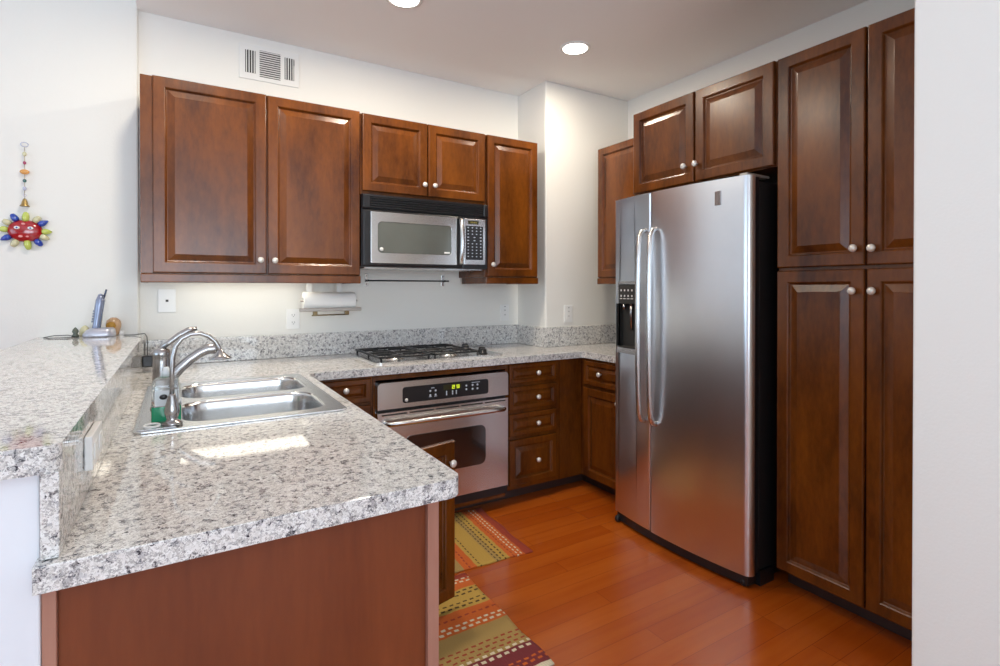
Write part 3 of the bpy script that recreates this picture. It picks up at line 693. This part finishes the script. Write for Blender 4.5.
plate('power_outlet', 'white outlet on the protruding corner chase near the fridge', 'outlet', -.34, 2.627, 1.131, .070, .116, 'decora')
t = thing('switch_plate', 'white horizontal plate on the granite upstand below the raised bar', 'wall plate', (.2265, -1.93, .975))
MB().box(.2262, .2385, -2.000, -1.862, .972, 1.034, bev=.002).build('cover_plate', 'white', t)
for y in (-1.965, -1.897): MB().box(.2386, .2405, y-.018, y+.018, .988, 1.018, bev=.0008).build('rocker', 'white', t)
t = thing('power_adapter', 'black plug-in adapter on the granite upstand behind the faucet', 'adapter', (.25, -.23, .940))
MB().box(.2262, .268, -.26, -.20, .940, .992, bev=.005).build('adapter_body', 'black', t)
MB().tube([(.246, -.235, .990), (.246, -.23, 1.04), (.244, -.225, 1.078), (.234, -.20, 1.092), (.215, -.17, 1.088), (.19, -.15, 1.0835), (.150, -.145, 1.0835)], .0018, 6).build('cord', 'cord', t)

t = thing('air_vent', 'white metal air register high on the wall above the wide cabinet', 'vent', (.804, 0, 2.442))
MB().box(.650, .957, -.006, -.0004, 2.443, 2.634, bev=.002).build('face_plate', 'ivory', t)
def grille(x0, x1, z0, z1, n, vert):
    b = MB().box(x0, x1, -.0072, -.0062, z0, z1).build('opening', 'slot', t); m_ = MB()
    for i in range(n):
        if vert: c_ = x0+(i+.5)*(x1-x0)/n; m_.box(c_-.0024, c_+.0024, -.0115, -.0073, z0, z1)
        else: c_ = z0+(i+.5)*(z1-z0)/n; m_.box(x0, x1, -.0115, -.0073, c_-.0024, c_+.0024)
    m_.build('louvres', 'ivory', b)
grille(.680, .731, 2.478, 2.600, 4, True); grille(.752, .858, 2.466, 2.610, 12, False); grille(.880, .930, 2.478, 2.600, 4, True)
m_ = MB(); m_.box(.926, .930, -.016, -.0115, 2.560, 2.590); m_.build('damper_lever', 'slot', t)

def ceiling_lamp(x, y, label, group=None):
    t = thing('recessed_ceiling_light', label, 'ceiling light', (x, y, 2.68), group)
    MB().lathe([(.088, 0), (.088, -.004), (.074, -.007), (.070, -.004), (.070, 0)], (x, y, 2.6795), n=32).build('trim_ring', 'ivory', t)
    MB().lathe([(.069, 0), (.069, -.002)], (x, y, 2.6765), n=32).build('lamp_face', 'glow', t)
    l = bpy.data.lights.new('can_light', 'AREA'); l.shape = 'DISK'; l.size = .13; l.energy = 11; l.color = (1, .89, .72)
    o = bpy.data.objects.new('can_light', l); o.location = (x, y, 2.665); C.objects.link(o)
ceiling_lamp(2.307, -.815, 'glowing round recessed light in the ceiling above the fridge side')
ceiling_lamp(1.285, -.800, 'glowing round recessed light cut by the top edge above the oven')
ceiling_lamp(.43, -.98, 'recessed ceiling light over the sink counter')

# ================================================================== paper towel holder
t = thing('paper_towel_holder', 'paper towel holder hanging below the wide wall cabinet', 'towel holder', (1.09, -.13, 1.332))
for x in (.985, 1.150): MB().box(x-.014, x+.014, -.128, -.124, 1.270, 1.3715, bev=.001).build('hanger', 'ivory', t)
MB().box(.925, 1.262, -.178, -.166, 1.176, 1.195, bev=.003).build('tear_bar', 'taupe', t)
MB().tube([(.990, -.172, 1.155), (1.188, -.172, 1.157)], .004, 8).build('lower_rod', 'bronze', t)
for x in (1.008, 1.180): MB().box(x-.012, x+.012, -.176, -.160, 1.154, 1.178, bev=.003).build('bracket', 'bronze', t)
MB().tube([(.94, -.126, 1.233), (1.25, -.126, 1.233)], .006, 10).build('spindle', 'taupe', t)
m_ = MB(); 
m_.lathe([(.020, 0), (.049, .001), (.050, .004), (.050, .278), (.049, .281), (.020, .282), (.019, .27), (.019, .01), (.020, 0)], (.952, -.126, 1.233), (1, 0, 0), 28, cap=False)
tag(m_.build('paper_towel_roll', 'paper'), 'white paper towel roll on the holder under the wide cabinet', 'paper towels')

# ================================================================== bar items
bz = 1.080
t = thing('cordless_phone', 'silver blue cordless phone standing in its cradle on the bar', 'phone', (.05, -.13, bz))
PH = t
pr = [(0, 0), (.0, .006), (.03, .030), (.05, .036)]
m_ = MB(); base = rrect(-.030, .124, -.185, -.075, .04, 6); n = len(base); vs = []
for k, z, dx in ((.96, .0, 0), (1, .004, 0), (1, .012, 0), (.88, .030, .006), (.70, .040, .012)):
    vs += [(.047+dx+(x-.047)*k, -.13+(y+.13)*k, bz+.001+z) for x, y in base]
m_.add(vs, [(r_*n+i, r_*n+(i+1) % n, (r_+1)*n+(i+1) % n, (r_+1)*n+i) for r_ in range(4) for i in range(n)]+[tuple(range(n))[::-1], tuple(range(4*n, 5*n))], 0, True)
b = m_.build('cradle', 'phones', t)
MB().prism(rrect(-.026, .120, -.182, -.078, .04, 6), 'z', bz+.0005, bz+.0045).build('cradle_foot', 'black', b)
m_ = MB(); prof = [(.026, -.010), (.023, .02), (.024, .06), (.028, .10), (.027, .135), (.018, .160), (.006, .166)]
ang = Matrix.Translation((.030, -.128, bz+.034)) @ Matrix.Rotation(math.radians(9), 4, 'Y')
vs = []; n = 16
for r_, h in prof:
    for i in range(n):
        a = 2*PI*i/n; ca, sa = math.cos(a), math.sin(a); q = 2.6
        vs.append(ang @ Vector((r_*.80*abs(ca)**(2/q)*(1 if ca > 0 else -1), r_*abs(sa)**(2/q)*(1 if sa > 0 else -1), h)))
m_.add(vs, [(k*n+i, k*n+(i+1) % n, (k+1)*n+(i+1) % n, (k+1)*n+i) for k in range(len(prof)-1) for i in range(n)]+[tuple(range(n))[::-1], tuple(range((len(prof)-1)*n, len(prof)*n))], 0, True)
hs = m_.build('handset', 'phone', t)
m_ = MB(); m_.box(.0130, .0205, -.019, .019, .01, .145, bev=.003); m_.bm.transform(ang); m_.build('back_shell', 'phoned', hs)
m_ = MB()
for r_ in range(5):
    for c_ in range(3): m_.box(-.0245, -.0195, -.013+c_*.010, -.006+c_*.010, .03+r_*.012, .038+r_*.012)
m_.bm.transform(ang); m_.build('keypad', 'phoned', hs)
m_ = MB(); m_.tube([(0.014, 0, .150), (.018, 0, .175), (.020, 0, .190)], [.006, .005, .0045], 8); m_.bm.transform(ang); m_.build('antenna', 'phoned', hs)
PH.scale = (.80, .9, 1.0); PH.location = (.060, -.125, bz)
o = MB().tube([(-.032, -.115, bz+.004), (-.06, -.10, bz+.010), (-.11, -.08, bz+.009), (-.145, -.10, bz+.003), (-.12, -.15, bz+.003), (-.07, -.16, bz+.003), (-.018, -.13, bz+.003)], .0018, 6).build('loose_cable', 'cord')
tag(o, 'thin dark cord looping on the bar beside the phone cradle', 'cable')
t = thing('round_jar', 'small amber round jar with mustard patch right of the phone', 'jar', (.105, -.062, bz))
MB().lathe([(.016, 0), (.022, .004), (.024, .02), (.030, .038), (.031, .052), (.026, .070), (.012, .082), (.004, .084)], (.105, -.065, bz+.001), n=20).build('jar_body', 'jar', t)
MB().ball((.098, -.092, bz+.048), .018, (1.1, .35, 1)).build('label_patch', 'jarc', t)
o = MB().box(.128, .146, -.072, -.055, bz+.0005, bz+.020, bev=.003).build('white_cap', 'white')
tag(o, 'tiny white block on the bar just right of the amber jar', 'block')
m_ = MB(); m_.lathe([(.014, 0), (.015, .006), (.008, .014), (.013, .024), (.010, .034), (.002, .044)], (-.034, -.095, bz+.0005), n=10)
tag(m_.build('small_figurine', 'leafy'), 'tiny dark green pointed figurine left of the phone cradle', 'figurine')
m_ = MB(); m_.lathe([(.018, 0), (.022, .01), (.020, .03), (.010, .045), (.003, .050)], (-.004, -.058, bz+.0005), n=14)
tag(m_.build('trinket', 'cream'), 'small cream trinket half hidden behind the phone cradle', 'trinket')

# ================================================================== wall decorations
t = thing('ceramic_sun', 'colourful ceramic sun with a red face on the dining wall', 'wall decoration', (-.220, -.03, 1.562))
cx, cz = -.216, 1.5615
m_ = MB(); m_.lathe([(.048, 0), (.050, .006), (.046, .014), (.034, .021), (.016, .025), (.002, .026)], (cx, -.034, cz), A_N, 28)
for v in m_.bm.verts: v.co.x = cx+(v.co.x-cx)*1.24
sun = m_.build('face', 'red', t)
cols = ['lime', 'blue', 'cream', 'lime', 'cream', 'blue', 'cream', 'lime', 'cream', 'blue', 'lime', 'blue', 'cream']
rays = [(88, 'lime', .085), (52, 'cream', .083), (32, 'blue', .094), (0, 'lime', .093), (-22, 'cream', .090), (-48, 'blue', .088), (-82, 'lime', .086), (-122, 'cream', .083), (-152, 'blue', .094), (177, 'lime', .094), (150, 'cream', .086), (122, 'blue', .086)]
for a, c_, L_ in rays:
    a = math.radians(a); ux, uz = math.cos(a), math.sin(a)
    pts = [(cx+ux*d_, -.040-.003*math.sin(d_*30), cz+uz*d_) for d_ in (.042+.016*abs(ux), .052+.014*abs(ux), .062+.010*abs(ux), .072+.006*abs(ux), .082+.003*abs(ux), L_)]
    MB().tube(pts, [.010, .0135, .0135, .012, .0085, .003], 10).build('ray', c_, t)
for s_ in (-1, 1):
    e = MB().ball((cx-.002+s_*.023, -.0590, cz+.012), .0095, (1.1, .35, .75)).build('eye', 'white', sun)
    MB().ball((cx-.002+s_*.023, -.0625, cz+.012), .0035, (1, .4, 1)).build('pupil', 'blue', sun)
for q in ((0, .030, .006), (-.022, -.004, .006), (.030, .0, .005), (0, -.002, .0045), (-.009, -.026, .007), (.014, -.026, .005)):
    MB().ball((cx-.004+q[0], -.0570 if abs(q[0]) < .02 else -.0525, cz+q[1]), q[2], (1.2, .5, .8)).build('painted_spot', 'pink', sun)
t = thing('bell_chain', 'hanging string of beads ending in a small brass bell', 'wall decoration', (-.2165, -.03, 1.66))
x = -.2165; y = -.044
MB().tube([(x+.013*math.cos(a), y, 1.948+.010*math.sin(a)) for a in [i*2*PI/16 for i in range(16)]], .0018, 6, closed=True).build('ring', 'pale', t)
MB().tube([(x, y, 1.938), (x, y, 1.700)], .0009, 5).build('string', 'gold', t)
MB().ball((x, y, 1.906), .0085, (.9, .6, 1.2)).build('bead', 'cream', t)
MB().ball((x, y, 1.866), .0068, (.9, .9, 1.2)).build('bead', 'magenta', t)
MB().ball((x, y, 1.826), .0150, (1.15, .45, .75)).build('bead', 'orange', t)
MB().ball((x, y, 1.786), .0072, (1, .8, 1.1)).build('bead', 'teal', t)
MB().ball((x, y, 1.751), .0080, (.9, .8, 1.2)).build('bead', 'pale', t)
MB().tube([(x+.005*math.cos(a), y, 1.721+.006*math.sin(a)) for a in [i*2*PI/12 for i in range(12)]], .0012, 6, closed=True).build('link', 'pale', t)
MB().lathe([(.004, .034), (.006, .031), (.010, .020), (.0125, .008), (.0175, .001), (.0175, -.001), (.012, .001)], (x, y, 1.672), n=18).build('bell', 'gold', t)

# ================================================================== rugs
OL = (.58, .36, .07); RD = (.38, .05, .02); OR = (.68, .14, .018); WH = (.80, .70, .50); BR = (.10, .05, .01); TAN = (.45, .29, .09); PU = (.22, .03, .035)
def rug(name, label, x0, x1, y0, y1, rz, mname, axis, bands, dashes):
    cx, cy = (x0+x1)/2, (y0+y1)/2; hx, hy = (x1-x0)/2, (y1-y0)/2; nx, ny = 40, 40
    def sk(x, y, z):
        ex = 1-.0
        return (x+.004*math.sin(y*23+1)*(abs(x)/hx)**6, y+.003*math.sin(x*31)*(abs(y)/hy)**6, z)
    mb = MB(); vs = []
    for j in range(ny+1):
        for i in range(nx+1):
            x, y = -hx+2*hx*i/nx, -hy+2*hy*j/ny
            vs.append(sk(x, y, .0055+.0010*math.sin(x*37)*math.sin(y*29)))
    fs = [(j*(nx+1)+i, j*(nx+1)+i+1, (j+1)*(nx+1)+i+1, (j+1)*(nx+1)+i) for j in range(ny) for i in range(nx)]
    mb.add(vs, fs, 0, True)
    r = bmesh.ops.extrude_face_region(mb.bm, geom=mb.bm.faces[:])
    for v in r['geom']:
        if isinstance(v, bmesh.types.BMVert): v.co.z = .0006
    m = rug_mat(mname, axis, (-hx, -hy)[axis], (hx, hy)[axis], bands, dashes)
    bmesh.ops.recalc_face_normals(mb.bm, faces=mb.bm.faces[:])
    me = bpy.data.meshes.new(name); mb.bm.to_mesh(me); mb.bm.free(); me.materials.append(m)
    o = bpy.data.objects.new(name, me); o.location = (cx, cy, FL); o.rotation_euler.z = math.radians(rz); C.objects.link(o)
    return tag(o, label, 'rug')
rug('woven_rug', 'striped orange and olive woven rug on the floor before the oven', 1.02, 1.800, -1.125, -.560, -3, 'oven_rug', 0,
    [(0, RD), (.06, OR), (.16, OL), (.30, OR), (.42, RD), (.48, TAN), (.56, OR), (.64, OL), (.76, TAN), (.80, OL), (.855, OR), (.955, RD)],
    [(.885, .004, RD), (.912, .0045, WH), (.938, .0045, WH), (.830, .005, BR), (.80, .005, BR), (.775, .004, BR), (.665, .004, BR), (.30, .006, BR), (.45, .006, WH), (.60, .005, RD)])
o = rug('woven_rug', 'striped orange, olive and red woven rug beneath the open sink door', .80, 1.418, -1.815, -1.165, 0, 'sink_rug', 1,
    [(0, WH), (.045, PU), (.22, TAN), (.30, TAN), (.47, OR), (.66, OL), (.80, OL), (.855, OR), (.95, RD)],
    [(.085, .009, OR), (.115, .006, OR), (.20, .010, WH), (.235, .009, WH), (.265, .006, RD), (.30, .006, RD), (.335, .006, RD), (.50, .009, WH), (.535, .008, WH), (.69, .008, BR), (.725, .006, BR), (.80, .007, BR), (.835, .007, BR), (.93, .007, WH), (.96, .007, WH), (.60, .007, RD)])
o.location.z = FL+.0072
